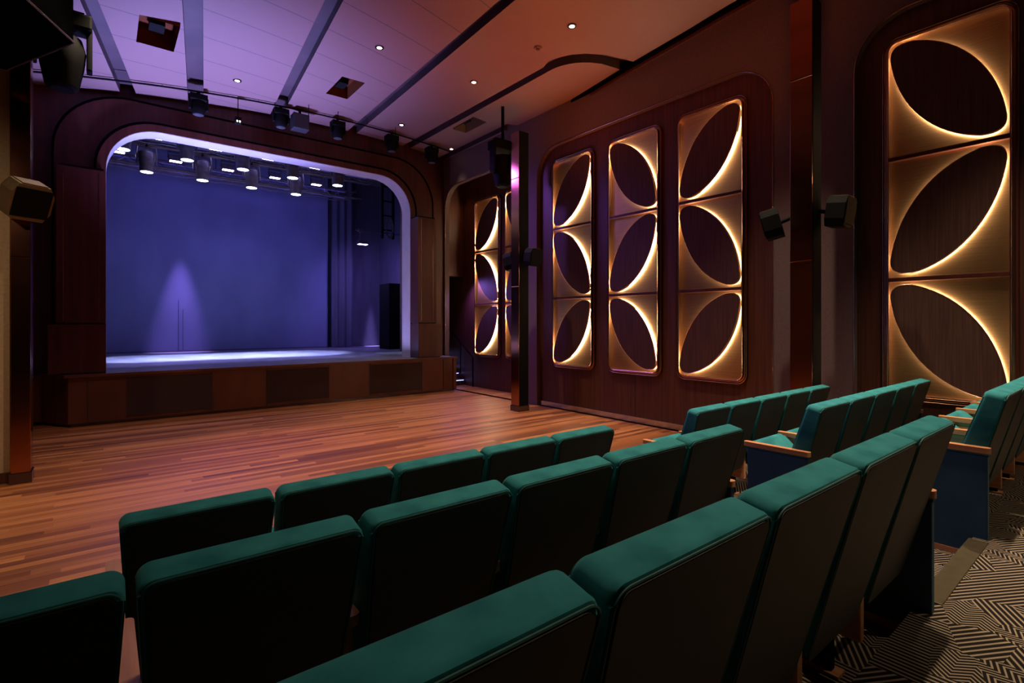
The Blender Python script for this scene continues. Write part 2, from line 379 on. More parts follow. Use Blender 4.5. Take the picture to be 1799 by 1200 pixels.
def recess_wall(y0, y1, r0, r1, rz0, rz1, label):
    """fabric covered side wall with a rounded-top opening showing the veneer behind it"""
    bm = BM(); seg = 10
    inner = rrect(r0, r1, rz0, rz1, 0.62, seg, 0.01)
    def to_rect(p, i):
        k = i // (seg+1)
        return ((y1, 7.05), (y0, 7.05), (y0, 0.0), (y1, 0.0))[k]
    outer = [to_rect(p, i) for i, p in enumerate(inner)]
    ring(bm, outer, inner, YZ, 7.67, 7.80)
    return bm
def fix(bm):
    bmesh.ops.dissolve_degenerate(bm, dist=1e-5, edges=bm.edges); bmesh.ops.remove_doubles(bm, verts=bm.verts, dist=1e-5); return bm
struct('wall_right', fix(recess_wall(2.70, 8.92, 3.47, 8.68, 0.0, 5.72, '')), 'plaster')
struct('wall_right', fix(recess_wall(-6.5, 2.70, -2.9, 2.43, 0.0, 5.72, '')), 'plaster')
struct('wall_right', fix(recess_wall(8.92, 12.95, 9.14, 12.64, 0.0, 5.72, '')), 'plaster')
struct('wall_right_panelling', box(BM(), 7.765, 7.86, 3.3, 8.9, 0, 6.2), 'wood_wall')
struct('wall_right_panelling', box(BM(), 7.765, 7.86, -6.4, 2.6, 0, 6.2), 'wood_wall')
struct('wall_side_passage', box(BM(), 8.50, 8.6, 8.9, 15.9, 0, 6.4), 'wood_wall')
struct('wall_passage_end', box(BM(), 7.8, 8.5, 12.98, 13.3, 3.25, 6.3), 'wood_wall')
struct('wall_passage_back', box(BM(), 7.73, 8.5, 15.4, 15.5, 0, 6.4), 'plaster')
struct('wall_passage_stage_side', box(BM(), 7.62, 7.72, 12.98, 15.4, 0, 6.4), 'plaster')
struct('wall_passage_near', box(BM(), 7.80, 8.5, 8.9, 9.0, 0, 6.4), 'wood_wall')
struct('ceiling_passage', box(BM(), 7.80, 8.6, 8.9, 15.5, 6.3, 6.4), 'ceiling')
# thin bright edge of each opening
def edge_line(r0, r1, z1):
    pts = [(7.662, y, z) for y, z in rrect(r0, r1, -1.0, z1, 0.62, 12, 0.01) if z > 0.05]
    pts = [(7.662, r1, 0.1)] + pts + [(7.662, r0, 0.1)]
    return tube(BM(), pts, 0.007, 6)
for a, b in ((3.47, 8.68), (-2.9, 2.43), (9.14, 12.64)):
    struct('trim_wall_edge', edge_line(a, b, 5.72), 'bronze', smooth=True)
struct('baseboard_right', box(BM(), 7.735, 7.765, 3.48, 8.67, 0.0, 0.11), 'steel')
struct('baseboard_right', box(BM(), 7.735, 7.765, -2.8, 2.42, 0.0, 0.11), 'skirt')
# vertical joints of the veneer sheets
for y in (4.5, 6.04, 7.6):
    struct('trim_veneer_joint', box(BM(), 7.760, 7.767, y-0.003, y+0.003, 0.11, 0.85), 'slot')

# ------------------------------------------------------------------ backlit leaf panels
FR = []
def leaf_outline(w, h, flip, inset=0.0, seg=22, tip=0.085):
    """pointed oval from the upper left to the lower right corner (flip = the other diagonal), centred at 0"""
    a, b = w/2-inset, h/2-inset
    pts = []
    for i in range(seg+1):            # upper arc, centre lower left
        t = math.radians(90*(1-i/seg)); pts.append((-a+2*a*math.cos(t), -b+2*b*math.sin(t)))
    for i in range(1, seg):           # lower arc, centre upper right
        t = math.radians(270-90*i/seg); pts.append((a+2*a*math.cos(t), b+2*b*math.sin(t)))
    # round the two tips
    def rnd(P, idx, r):
        n = len(P); c = Vector(P[idx]); out = []
        keep = [(i, p) for i, p in enumerate(P) if (Vector(p)-c).length > r]
        seq = []
        for k in range(1, n):
            i = (idx+k) % n
            if (Vector(P[i])-c).length > r: seq.append(P[i])
        s, e = Vector(seq[-1]), Vector(seq[0])
        for k in range(1, 8):
            u = k/8; q = s*(1-u)**2 + c*2*u*(1-u) + e*u*u; seq.append((q.x, q.y))
        return seq
    pts = rnd(pts, 0, tip*2.0)
    far = max(range(len(pts)), key=lambda i: (Vector(pts[i])-Vector((a, -b))).length*-1)
    pts = rnd(pts, far, tip*2.0)
    if flip: pts = [(-p[0], p[1]) for p in pts]
    return pts
def leaf_panel(y_c, x, label, flips, group='backlit leaf panels on the side wall'):
    """local a = -y (to the right in the hall), b = z"""
    t = thing('leaf_panel', label, 'wall panel', (x, y_c, 0.90), 0, group)
    W, Hh = 1.24, 4.50; r = 0.17
    fn = lambda a, b, d: (d, -a, b)
    bm = BM(); ring(bm, rrect(-W/2, W/2, 0, Hh, r, 8), rrect(-W/2+.030, W/2-.030, .030, Hh-.030, r-.03, 8), fn, -0.045, 0.0)
    obj('outer_frame', bm, 'portal', t, smooth=True)
    for ins, dd in ((.004, -.045), (.030, -.046), (.056, -.076)):
        bm = BM(); tube(bm, [fn(a, b, dd) for a, b in rrect(-W/2+ins, W/2-ins, ins, Hh-ins, r-ins*.8, 8)], .0045, 6, closed=True)
        obj('frame_bead', bm, 'bronze', t, smooth=True)
    bm = BM(); ring(bm, rrect(-W/2+.030, W/2-.030, .030, Hh-.030, r-.03, 8), rrect(-W/2+.062, W/2-.062, .062, Hh-.062, r-.062, 8), fn, -0.020, 0.0)
    ring(bm, rrect(-W/2+.052, W/2-.052, .052, Hh-.052, r-.052, 8), rrect(-W/2+.072, W/2-.072, .072, Hh-.072, r-.072, 8), fn, -0.075, -0.0)
    obj('inner_frame', bm, 'bronze', t, smooth=True)
    iw = W/2-.072
    bm = BM(); prism(bm, rrect(-iw, iw, .072, Hh-.072, r-.072, 8), fn, -0.012, -0.002)
    obj('back_plate', bm, 'plate', t)
    for zr in (1.49, 2.99):
        boxo('rail', (-0.075, -0.002, -iw, iw, zr-.026, zr+.026), 'portal', t, bevel=0.004)
        boxo('rail_bead', (-0.079, -0.070, -iw, iw, zr-.026, zr-.019), 'bronze', t)
    cells = [(.072, 1.464), (1.516, 2.964), (3.016, Hh-.072)]
    for (b0, b1), fl in zip(cells, flips):
        cw, ch = 2*iw-.016, (b1-b0)-.016; zc_ = (b0+b1)/2
        out = leaf_outline(cw, ch, fl)
        lf = BM(); prism(lf, [(a, b+zc_) for a, b in out], fn, -0.080, -0.052)
        lo = obj('leaf', lf, 'leaf', t)
        rim = BM(); n = len(out)
        tube(rim, [fn(a*0.992, (b*0.992)+zc_, -0.081) for a, b in out], 0.004, 6, closed=True)
        obj('leaf_rim', rim, 'bronze', lo, smooth=True)
        core = leaf_outline(cw-.035, ch-.035, fl)
        st = BM()
        A = [st.verts.new(fn(a, b+zc_, -0.050)) for a, b in core]; B = [st.verts.new(fn(a, b+zc_, -0.030)) for a, b in core]
        for i in range(len(core)): st.faces.new([A[i], A[(i+1) % len(core)], B[(i+1) % len(core)], B[i]])
        obj('led_strip', st, 'led', lo)
        cb = leaf_outline(cw-.045, ch-.045, fl)
        bb = BM(); prism(bb, [(a, b+zc_) for a, b in cb], fn, -0.052, -0.012); obj('leaf_spacer', bb, 'black', lo)
    return t
# flips: from bottom to top; False leans from upper left to lower right
leaf_panel(7.625, 7.765, 'leftmost of the three grouped backlit leaf panels, nearest the free-standing copper column', (True, False, True))
leaf_panel(6.045, 7.765, 'backlit three-leaf bronze panel in the middle of the group of three, top leaf leaning left', (False, True, False))
leaf_panel(4.505, 7.765, 'backlit three-leaf bronze panel on the right of the group of three', (True, False, True))
leaf_panel(1.515, 7.765, 'large backlit three-leaf panel on its own at the right edge, above the seats', (False, True, False))
leaf_panel(11.70, 8.50, 'far backlit three-leaf panel in the side passage nearest the stage', (True, False, True))
leaf_panel(10.26, 8.50, 'backlit leaf panel in the side passage, half hidden behind the copper column', (False, True, False))

# ------------------------------------------------------------------ copper columns
def column(x, y, label, bx=0.13):
    t = thing('copper_column', label, 'column', (x, y, 0), 0, 'polished copper columns')
    b = 0.13; zt = 5.88
    boxo('plinth', (-bx-.012, bx+.012, -b-.012, b+.012, 0, 0.12), 'skirt', t)
    z = 0.12
    for zz in (2.62, 4.9, zt):
        boxo('shaft_section', (-bx, bx, -b, b, z, zz-0.006), 'copper', t, bevel=0.006); z = zz
    if bx > .1: boxo('front_strip', (-bx+.012, bx-.004, -b-.006, -b+.01, .12, zt-0.01), 'black', t)
    return t
column(6.915, 8.38, 'polished copper column standing between the three-panel wall and the side passage')
column(6.915, 2.73, 'polished copper column in front of the wall between the three-panel group and the right panel')
column(-0.735, 8.29, 'polished copper column beside the tan wall at the left edge', 0.085)

# ------------------------------------------------------------------ proscenium
pr = thing('proscenium_arch', 'dark red timber proscenium arch with rounded corners framing the lit stage', 'stage arch', (3.2, 12.6, 0.93))
def pring(o, i, d0, d1, name, mat, seg=12):
    bm = BM(); ox, oz, orr, ob = o; ix, iz, ir, ib = i
    out = rrect(ox[0], ox[1], ob, oz, orr, seg, 0.001); inn = rrect(ix[0], ix[1], ib, iz, ir, seg, 0.001)
    # open at the bottom: skip the faces between the two bottom corners
    n = len(out); split = 3*(seg+1)  # last index group = bottom right
    V = [[bm.verts.new((a, d, b)) for a, b in q] for q in (out, inn) for d in (d0, d1)]
    O0, O1, I0, I1 = V
    for k in range(n):
        j = (k+1) % n
        if k == 3*(seg+1)-1: continue
        bm.faces.new([O0[k], O0[j], I0[j], I0[k]]); bm.faces.new([O1[k], I1[k], I1[j], O1[j]])
        bm.faces.new([O0[k], O1[k], O1[j], O0[j]]); bm.faces.new([I0[k], I0[j], I1[j], I1[k]])
    if name.startswith('wall'): return struct(name, fix(bm), mat)
    o = obj(name, fix(bm), mat, pr)
    o.location = (-3.2, -12.6, -0.93)
    return o
pring(((-2.54, 7.66), 6.95, 0.002, 0.0), ((-0.68, 7.18), 6.22, 1.15, 0.0), 12.72, 12.97, 'wall_front', 'portal')
pring(((-0.70, 7.20), 6.24, 1.15, 0.93), ((-0.10, 6.63), 5.84, 1.0, 0.93), 12.55, 12.80, 'outer_band', 'portal')
pring(((-0.09, 6.62), 5.83, 1.0, 0.93), ((0.055, 6.475), 5.69, 0.88, 0.93), 12.45, 12.62, 'inner_band', 'portal')
pring(((-0.02, 6.56), 5.77, 0.94, 0.93), ((0.06, 6.47), 5.68, 0.87, 0.93), 12.47, 12.95, 'pale_reveal', 'reveal')
pring(((-0.725, 7.225), 6.265, 1.17, 0.93), ((-0.69, 7.19), 6.23, 1.15, 0.93), 12.541, 12.56, 'painted_groove_shade', 'matte')  # matte black rings stand in for the shade of the grooves
pring(((-0.125, 6.655), 5.865, 1.02, 0.93), ((-0.085, 6.615), 5.825, 1.0, 0.93), 12.441, 12.56, 'painted_groove_shade', 'matte')
def pier(x0, x1, side, label):
    t = thing('proscenium_pier', label, 'pier', ((x0+x1)/2, 12.3, 0.93))
    c = (x0+x1)/2; a, b = x0-c, x1-c
    boxo('pedestal', (a-(0.10 if side < 0 else 0), b+(0.16 if side > 0 else 0), -0.28, 0.14, 0.03, 0.90), 'portal', t, bevel=0.004)
    boxo('toe', (a-(0.06 if side < 0 else 0), b+(0.12 if side > 0 else 0), -0.25, 0.14, 0.0, 0.03), 'skirt', t)
    boxo('shadow_gap', (a+.02, b-.02, -0.22, 0.14, 0.90, 0.93), 'slot', t)
    boxo('shaft', (a, b, -0.25, 0.145, 0.93, 3.72), 'portal', t, bevel=0.012)
    for xx in (a+.10, b-.10):
        boxo('metal_inlay', (xx-.006, xx+.006, -0.254, -0.24, 0.96, 3.66), 'bronze', t)
    boxo('capital', (a+.03, b-.03, -0.22, 0.24, 3.72, 3.76), 'skirt', t)
pier(-0.64, 0.055, -1, 'square timber pier at the left side of the stage opening')
pier(6.475, 7.03, 1, 'square timber pier at the right side of the stage opening')

# ------------------------------------------------------------------ stage platform
st = thing('stage_platform', 'raised stage with dark timber front and deck lit violet', 'stage', (3.4, 12.0, 0))
def sob(name, bm, mat, **k):
    o = obj(name, bm, mat, st, **k); o.location = (-3.4, -12.0, 0); return o
sob('deck', prism(BM(), [(-0.52, 11.93), (7.62, 11.93), (7.62, 19.9), (-2.4, 19.9), (-2.4, 12.6), (-0.95, 12.6)], lambda a, b, d: (a, b, d), 0.89, 0.93), 'stage')
sob('front_edge', prism(BM(), [(-0.52, 11.915), (7.62, 11.915), (7.62, 11.95), (-0.50, 11.95), (-0.92, 12.6), (-0.97, 12.6)], lambda a, b, d: (a, b, d), 0.885, 0.935), 'fascia')
sob('front_skirt', prism(BM(), [(-0.42, 12.0), (7.56, 12.0), (7.56, 12.6), (-0.80, 12.6)], lambda a, b, d: (a, b, d), 0.0, 0.07), 'skirt')
sob('front_board', prism(BM(), [(-0.47, 11.97), (7.58, 11.97), (7.58, 12.9), (-2.4, 12.9), (-2.4, 12.7), (-0.86, 12.6)], lambda a, b, d: (a, b, d), 0.06, 0.89), 'fascia')
for x0, x1 in ((0.36, 1.75), (2.78, 4.12), (5.12, 6.55)):
    g = sob('grille_panel', box(BM(), x0, x1, 11.955, 11.975, 0.12, 0.83), 'grille')
for x in (-0.2, 0.36, 1.75, 2.78, 4.12, 5.12, 6.55, 7.2):
    sob('panel_joint', box(BM(), x-.004, x+.004, 11.953, 11.972, 0.07, 0.87), 'slot')
sob('corner_post', box(BM(), 7.50, 7.60, 11.94, 12.02, 0.06, 0.885), 'fascia', bevel=0.01)

# cyclorama, wings, stage shell
tag(obj('cyclorama', box(BM(), -1.2, 6.74, 19.70, 19.74, 0.96, 7.4), 'cyc'), 'tall plain backdrop cloth at the back of the stage washed blue', 'backdrop')
tag(boxo('backdrop_batten', (-1.2, 6.74, 19.66, 19.78, 0.93, 0.965), 'dark'), 'dark hem batten along the foot of the blue backdrop cloth', 'batten')
for x in (1.93, 2.05):
    tag(boxo('cloth_seam_cord', (x-.006, x+.006, 19.675, 19.695, 0.97, 2.6 if x < 2 else 2.3), 'dark'), 'thin vertical cord hanging low in front of the blue backdrop, %s one' % ('left' if x < 2 else 'right'), 'cord')
def drape(x0, x1, y, z0, z1, amp=0.05, lam=0.28):
    bm = BM(); n = int((x1-x0)/0.035); A = []
    for i in range(n+1):
        x = x0+(x1-x0)*i/n; dy = amp*math.sin(2*PI*x/lam)
        A.append([bm.verts.new((x, y+dy, z0)), bm.verts.new((x, y+dy, z1)), bm.verts.new((x, y+dy+.02, z1)), bm.verts.new((x, y+dy+.02, z0))])
    for P, Q in zip(A, A[1:]):
        for k in range(4): bm.faces.new([P[k], P[(k+1) % 4], Q[(k+1) % 4], Q[k]])
    return bm
tag(obj('wing_drape', drape(6.74, 7.55, 19.3, 0.95, 7.3), 'dark', smooth=True), 'black pleated drape standing right of the blue backdrop', 'curtain')
tag(obj('wing_drape', drape(-1.9, -0.1, 18.6, 0.95, 7.3), 'dark', smooth=True), 'black pleated drape at the left end of the backdrop, behind the left pier', 'curtain')
struct('wall_stage_back', box(BM(), -2.6, 9.6, 19.95, 20.1, 0, 7.6), 'dark')
struct('wall_stage_right', box(BM(), 8.95, 9.1, 12.98, 19.95, 0, 7.6), 'dark')
struct('wall_stage_left', box(BM(), -2.6, -2.45, 12.98, 19.95, 0, 7.6), 'dark')
struct('ceiling_stage', box(BM(), -2.6, 9.6, 12.98, 20.1, 7.5, 7.6), 'dark')
struct('floor_stage_wing', box(BM(), 7.60, 8.95, 15.55, 19.9, 0.0, 0.93), 'stage')
tag(boxo('monitor_cabinet', (7.80, 8.7, 16.6, 17.4, 0.935, 3.25), 'black', bevel=0.02), 'tall black cabinet standing in the right wing of the stage', 'cabinet')

# ------------------------------------------------------------------ stage rig
def pipe_run(name, pts, r, mat, parent=None, seg=8): return obj(name, tube(BM(), pts, r, seg), mat, parent, smooth=True)
def rig_bar(y, z, label, x0=-1.6, x1=6.7):
    t = thing('lighting_bar', label, 'lighting bar', (0, y, z))
    pipe_run('pipe', [(x0, 0, 0), (x1, 0, 0)], 0.026, 'can', t)
    pipe_run('pipe', [(x0, 0.0, 0.22), (x1, 0.0, 0.22)], 0.022, 'can', t)
    bm = BM(); x = x0; up = True
    while x < x1-0.3:
        tube(bm, [(x, 0, 0 if up else .22), (x+.3, 0, .22 if up else 0)], 0.010, 6); x += 0.3; up = not up
    obj('lacing', bm, 'can', t)
    for xx in (x0+1, (x0+x1)/2, x1-0.6):
        pipe_run('hanger', [(xx, 0, .22), (xx, 0, 7.5-z)], 0.008, 'black', t)
    return t
bars = [(15.0, 6.12, 'lighting bar above the lowest line of stage spotlights'), (13.9, 6.22, 'lighting bar nearest the audience above the second line of spotlights'),
        (15.8, 6.32, 'lighting bar carrying the flat violet floods'), (14.6, 6.40, 'high lighting bar close under the stage ceiling'), (16.8, 6.05, 'rear lighting bar just in front of the backdrop top'),
        (17.8, 6.25, 'rearmost lighting bar closest to the backdrop')]
for y, z, l in bars: rig_bar(y, z, l)
for y, z, l in ((13.5, 6.55, 'plain pipe over the stage nearest the audience'), (14.3, 6.05, 'plain pipe over the stage between the two lines of spotlights'), (16.3, 5.95, 'plain pipe over the stage behind the violet floods'), (17.3, 6.10, 'plain pipe over the stage between the two rear bars')):
    t = thing('rig_pipe', l, 'pipe', (0, y, z))
    pipe_run('pipe', [(-1.6, 0, 0), (6.7, 0, 0)], 0.024, 'can', t)
    for x in (0.2, 3.0, 5.8): pipe_run('hanger', [(x, 0, 0), (x, 0, 7.49-z)], 0.008, 'can', t)
    pts = [(-1.4+.25*i, 0.03, -.035-.05*abs(math.sin(i*.9))) for i in range(32)]
    pipe_run('strapped_cable', pts, 0.012, 'can', t, 6)
tag(pipe_run('hanging_cable', [(5.2+.14*i, 15.8, 6.1-.42*math.sin(i*PI/8)) for i in range(9)], 0.012, 'can'), 'loose cable loop sagging at the right end of the violet floods', 'cable')
def can(r=0.15, h=0.52):
    """shared meshes of a moving-head wash lamp hanging from a bar; origin at the lens"""
    t = bpy.data.objects.new('stage_spotlight', None); COL.objects.link(t)
    bm = lathe(BM(), [(r*0.86, 0), (r*0.95, .012), (r*1.0, .20), (r*1.15, .34), (r*1.12, .46), (r*0.7, .52), (r*0.2, .53)])
    obj('housing', bm, 'can', t, smooth=True)
    obj('lens', lathe(BM(), [(r*0.84, -0.004), (r*0.84, 0.004)]), 'lens', t)
    for s in (-1, 1):
        pipe_run('yoke_arm', [(s*r*1.25, 0, .22), (s*r*1.32, 0, .42), (s*r*1.2, 0, .60)], 0.02, 'can', t)
    pipe_run('yoke_bridge', [(-r*1.2, 0, .60), (r*1.2, 0, .60)], 0.02, 'can', t)
    pipe_run('hook_clamp', [(0, 0, .60), (0, 0, .68)], 0.03, 'black', t)
    return t
def flood():
    t = bpy.data.objects.new('stage_flood', None); COL.objects.link(t)
    boxo('housing', (-.16, .16, -.09, .09, .012, .15), 'can', t, bevel=0.01)
    boxo('lens', (-.13, .13, -.065, .065, 0.0, .012), 'flood', t)
    pipe_run('bracket', [(-.17, 0, .08), (-.17, 0, .24), (.17, 0, .24), (.17, 0, .08)], 0.010, 'black', t)
    return t
def dup(root):
    r = root.copy(); COL.objects.link(r)
    for ch in list(root.children):
        c = ch.copy(); COL.objects.link(c); c.parent = r
        for g in ch.children:
            d = g.copy(); COL.objects.link(d); d.parent = c
            for q in g.children:
                e = q.copy(); COL.objects.link(e); e.parent = d
    return r
ORD = ['leftmost', 'second from the left', 'third from the left', 'fourth from the left', 'fifth from the left', 'sixth from the left']
proto = None
def place_can(x, y, z, label, group):
    global proto
    if proto is None: proto = can(); o = proto
    else: o = dup(proto)
    o.location = (x, y, z); o.rotation_euler = (0, 0, random.uniform(-.3, .3)); tag(o, label, 'stage light', group)
for k, x in enumerate((0.83, 1.98, 3.11, 4.24)):
    place_can(x, 15.0, 5.46, 'tapered stage spotlight, %s in the line hanging lowest above the stage' % ORD[k], 'stage spotlights in the lower line')
for k, x in enumerate((0.35, 1.53, 2.69, 3.85, 5.02)):
    place_can(x, 13.9, 5.61, 'tapered stage spotlight, %s in the line closest behind the arch' % ORD[k], 'stage spotlights in the upper line')
fproto = None
for g, (y, z, xs, ll) in enumerate(((15.8, 6.03, (0.30, 1.49, 2.69, 3.89, 5.06), 'glowing violet flood, %s in the line behind the spotlights'),
                          (14.6, 6.16, (0.97, 2.21, 3.42, 4.63), 'glowing violet flood, %s in the line tucked up under the arch'))):
    for k, x in enumerate(xs):
        if fproto is None: fproto = flood(); o = fproto
        else: o = dup(fproto)
        o.location = (x, y, z); tag(o, ll % ORD[k], 'stage light', 'violet floods, line %s' % ('one' if g == 0 else 'two'))
# light thrown by the lamps
for x in (0.83, 1.98, 3.11, 4.24):
    spot((x, 15.0, 5.44), (x+0.3, 16.3, 0.93), 5600, (0.40, 0.46, 1.0), 44, 0.5, 0.12)
for x in (0.35, 1.53, 2.69, 3.85, 5.02):
    spot((x, 13.9, 5.59), (x+0.2, 14.9, 0.93), 700, (0.36, 0.32, 1.0), 44, 0.7, 0.12)
spot((2.0, 19.15, 5.9), (1.95, 19.42, 0.93), 3300, (0.42, 0.26, 1.0), 25, 0.9, 0.06)
spot((8.55, 19.55, 5.6), (8.57, 19.72, 0.93), 9000, (0.42, 0.30, 1.0), 11, 0.9, 0.05)
spot((8.2, 16.0, 4.9), (8.95, 16.4, 3.4), 160, (0.36, 0.26, 1.0), 80, 0.9, 0.1)
spot((7.01, 17.0, 4.5), (8.2, 18.6, 2.6), 380, (0.32, 0.22, 1.0), 140, 1.0, 0.1)
spot((6.6, 14.8, 5.5), (7.2, 14.6, 0.9), 420, (0.6, 0.6, 1.0), 22, 0.6, 0.05)
# side light on a boom in the right wing
sl = thing('wing_side_light', 'single bright lamp on a short bar in the right wing of the stage', 'stage light', (7.01, 17.0, 4.56))
boxo('housing', (-.17, .17, -.10, .10, .012, .14), 'can', sl, bevel=0.01)
boxo('lens', (-.15, .15, -.08, .08, 0, .012), 'flood', sl)
pipe_run('hanger', [(-.1, 0, .14), (-.1, 0, .48)], 0.02, 'can', sl)
pipe_run('cross_bar', [(-.25, 0, .48), (1.9, 0, .48)], 0.025, 'can', sl)
boxo('clamp', (-.16, -.04, -.05, .05, .42, .54), 'can', sl, bevel=0.01)
# ladder truss in the wing
lt = thing('wing_ladder_truss', 'black ladder truss with coiled cable hanging high in the right wing', 'truss', (7.0, 15.0, 4.5))
for s in (-.18, .18): boxo('rail', (s-.03, s+.03, -.04, .04, 0, 3.0), 'black', lt)
for k in range(6): boxo('rung', (-.18, .18, -.02, .02, .25+k*.45, .29+k*.45), 'black', lt)
bm = BM()
for k in range(4):
    tube(bm, [(0.02+(0.10+.012*k)*math.cos(a*PI/8), -.07-.012*k, .32+(0.26+.02*k)*math.sin(a*PI/8)) for a in range(16)], 0.009, 6, closed=True)
obj('coiled_cable', bm, 'can', lt, smooth=True)
rl = thing('wing_equipment_bracket', 'small dark equipment bracket with round cable reel on the right wing side, above the cabinet', 'equipment', (7.95, 15.2, 2.7))
obj('reel', tube(BM(), [(0, .16*math.cos(a*PI/8), .16*math.sin(a*PI/8)) for a in range(16)], 0.02, 6, closed=True), 'can', rl, smooth=True)
boxo('plate', (-.03, .03, -.2, .2, .2, .35), 'can', rl)
pipe_run('arm', [(0, 0, .0), (0.5, 0, .0)], 0.02, 'black', rl)

# ------------------------------------------------------------------ front-of-house bar and fixtures
fb = thing('front_lighting_bar', 'long thin pipe hung under the ceiling in front of the proscenium', 'lighting bar', (0, 11.9, 0))
pts = [(x, 0, zc(x)-0.045) for x in grid_strip(-2.3, 7.4, 20)]
pipe_run('pipe', pts, 0.018, 'black', fb)
for x in (-0.6, 0.9, 2.6, 4.0, 6.0): pipe_run('hanger', [(x, 0, zc(x)-0.045), (x, 0, zc(x)+.005)], 0.008, 'steel', fb)
def par(x, label, w=0.30, h=0.36, kind='par'):
    z = zc(x)-0.07
    t = thing('wash_lamp', label, 'stage light', (x, 11.9, z), 0, 'black lamps on the front bar')
    pipe_run('hook_clamp', [(0, 0, -.05), (0, 0, 0.03)], 0.035, 'black', t)
    boxo('base', (-w/2, w/2, -.12, .12, -.17, -.05), 'black', t, bevel=0.015)
    for s in (-1, 1): boxo('yoke_arm', (s*w/2-.02, s*w/2+.02, -.05, .05, -.34, -.10), 'black', t, bevel=0.008)
    bm = lathe(BM(), [(.06, .10), (.11, .06), (.125, -.08), (.115, -.20), (.10, -.22)], (0, 0, -.22)); obj('head', bm, 'black', t, smooth=True)
    obj('lens', lathe(BM(), [(.09, -.224), (.09, -.218)], (0, 0, -.22)), 'can', t)
    return t
par(1.50, 'black wash lamp on the front bar, leftmost of those over the arch')
par(3.05, 'black wash lamp on the front bar beside the blue-lit box')
par(4.30, 'black wash lamp on the front bar right of centre')
par(5.66, 'black wash lamp on the front bar above the right curve of the arch')
par(6.80, 'black wash lamp on the front bar at its right end')
bx = thing('effects_box', 'small blue-lit square box hanging on the front bar right beside a wash lamp', 'stage light', (3.45, 11.9, zc(3.45)-0.1))
boxo('body', (-.17, .17, -.14, .14, -.40, -.06), 'box_grey', bx, bevel=0.02)
pipe_run('hook_clamp', [(0, 0, -.06), (0, 0, 0.03)], 0.03, 'black', bx)
cm = thing('rod_sensor', 'tiny sensor with two white dots on a thin rod before the arch', 'sensor', (2.21, 11.9, zc(2.21)))
pipe_run('rod', [(0, 0, 0), (0, 0, -.45)], 0.008, 'black', cm)
boxo('body', (-.06, .06, -.06, .06, -.58, -.45), 'black', cm, bevel=0.01)
for s in (-.025, .025): boxo('indicator', (s-.012, s+.012, -.066, -.06, -.56, -.53), 'dl', cm)
for x, l in ((3.55, 'left'), (4.20, 'middle'), (5.62, 'right')):
    o = tag(pipe_run('hanging_rod', [(x, 11.6, zc(x)), (x, 11.6, zc(x)-.26)], 0.008, 'black'), 'short thin rod hanging from the ceiling near the arch, %s one of three' % l, 'rod', 'short ceiling rods')

# big moving heads by the two front columns
def line_speaker(x, y, label):
    t = thing('moving_head_light', label, 'moving light', (x, y, 4.84), 0, 'large black moving heads')
    bm = lathe(BM(), [(.13, 0), (.17, .03), (.22, .30), (.24, .50), (.20, .66), (.08, .70)], seg=20); obj('head', bm, 'black', t, smooth=True)
    obj('lens', lathe(BM(), [(.12, -.006), (.12, 0.002)]), 'black', t)
    for s in (-1, 1): boxo('yoke_arm', (s*.27-.03, s*.27+.03, -.09, .09, .28, .80), 'black', t, bevel=0.02)
    boxo('base', (-.30, .30, -.16, .16, .78, .97), 'black', t, bevel=0.025)
    pipe_run('mounting_pole', [(0, 0, .97), (0, 0, zc(x)-4.84)], 0.035, 'black', t)
    boxo('bracket', (-.22, .22, -.05, .05, .97, 1.03), 'black', t)
    return t
line_speaker(6.86, 8.9, 'large black moving light hanging beside the far right copper column')
line_speaker(-0.40, 8.7, 'large black moving light hanging at the upper left before the arch')
# black box overhead at the upper left
hb = thing('overhead_cabinet', 'big black overhead box with a thin pale lower edge at the top left corner', 'cabinet', (-1.0, 6.8, 4.6))
P_ = [(-.81, 7.77), (-.22, 6.6), (-.52, 5.95), (-2.2, 5.95), (-2.2, 7.77)]
o = obj('body', prism(BM(), P_, lambda a, b, d: (a, b, d), 4.6, 5.5), 'matte', hb); o.location = (1.0, -6.8, -4.6)
o = obj('edge_trim', tube(BM(), [(-2.2, 7.78, 4.6), (-.81, 7.78, 4.6), (-.215, 6.6, 4.6), (-.51, 5.94, 4.6)], 0.010, 6), 'steel', hb); o.location = (1.0, -6.8, -4.6)
pipe_run('suspension', [(-.2, 0, .9), (-.2, 0, 1.51)], 0.03, 'black', hb)

# ------------------------------------------------------------------ ceiling fittings
def downlight(x, y, label, power=55, ang=62):
    z = zc(x)
    t = thing('downlight', label, 'downlight', (x, y, z), 0, 'recessed ceiling downlights')
    obj('trim_ring', lathe(BM(), [(.075, -.012), (.078, 0.001), (.060, 0.001)]), 'skirt', t, smooth=True)
    obj('lamp', lathe(BM(), [(.045, -.014), (.045, -.010)]), 'dl', t)
    if power: spot((x, y, z-0.03), (x, y, 0), power, WARM, ang, 0.8, 0.05)
    return t
downlight(5.92, 5.85, 'small round lit ceiling downlight, nearest on the right ceiling strip', 330)
downlight(5.78, 8.44, 'small round lit ceiling downlight in the middle of the right ceiling strip', 640)
downlight(3.78, 8.43, 'small round lit ceiling downlight in the reddish middle strip', 330)
downlight(5.66, 11.36, 'small round lit ceiling downlight close to the arch, right strip', 280)
downlight(7.35, 11.80, 'small round lit ceiling downlight in the far right corner by the passage', 30)
downlight(2.05, 11.11, 'small round lit ceiling downlight in the lavender part of the ceiling', 40)
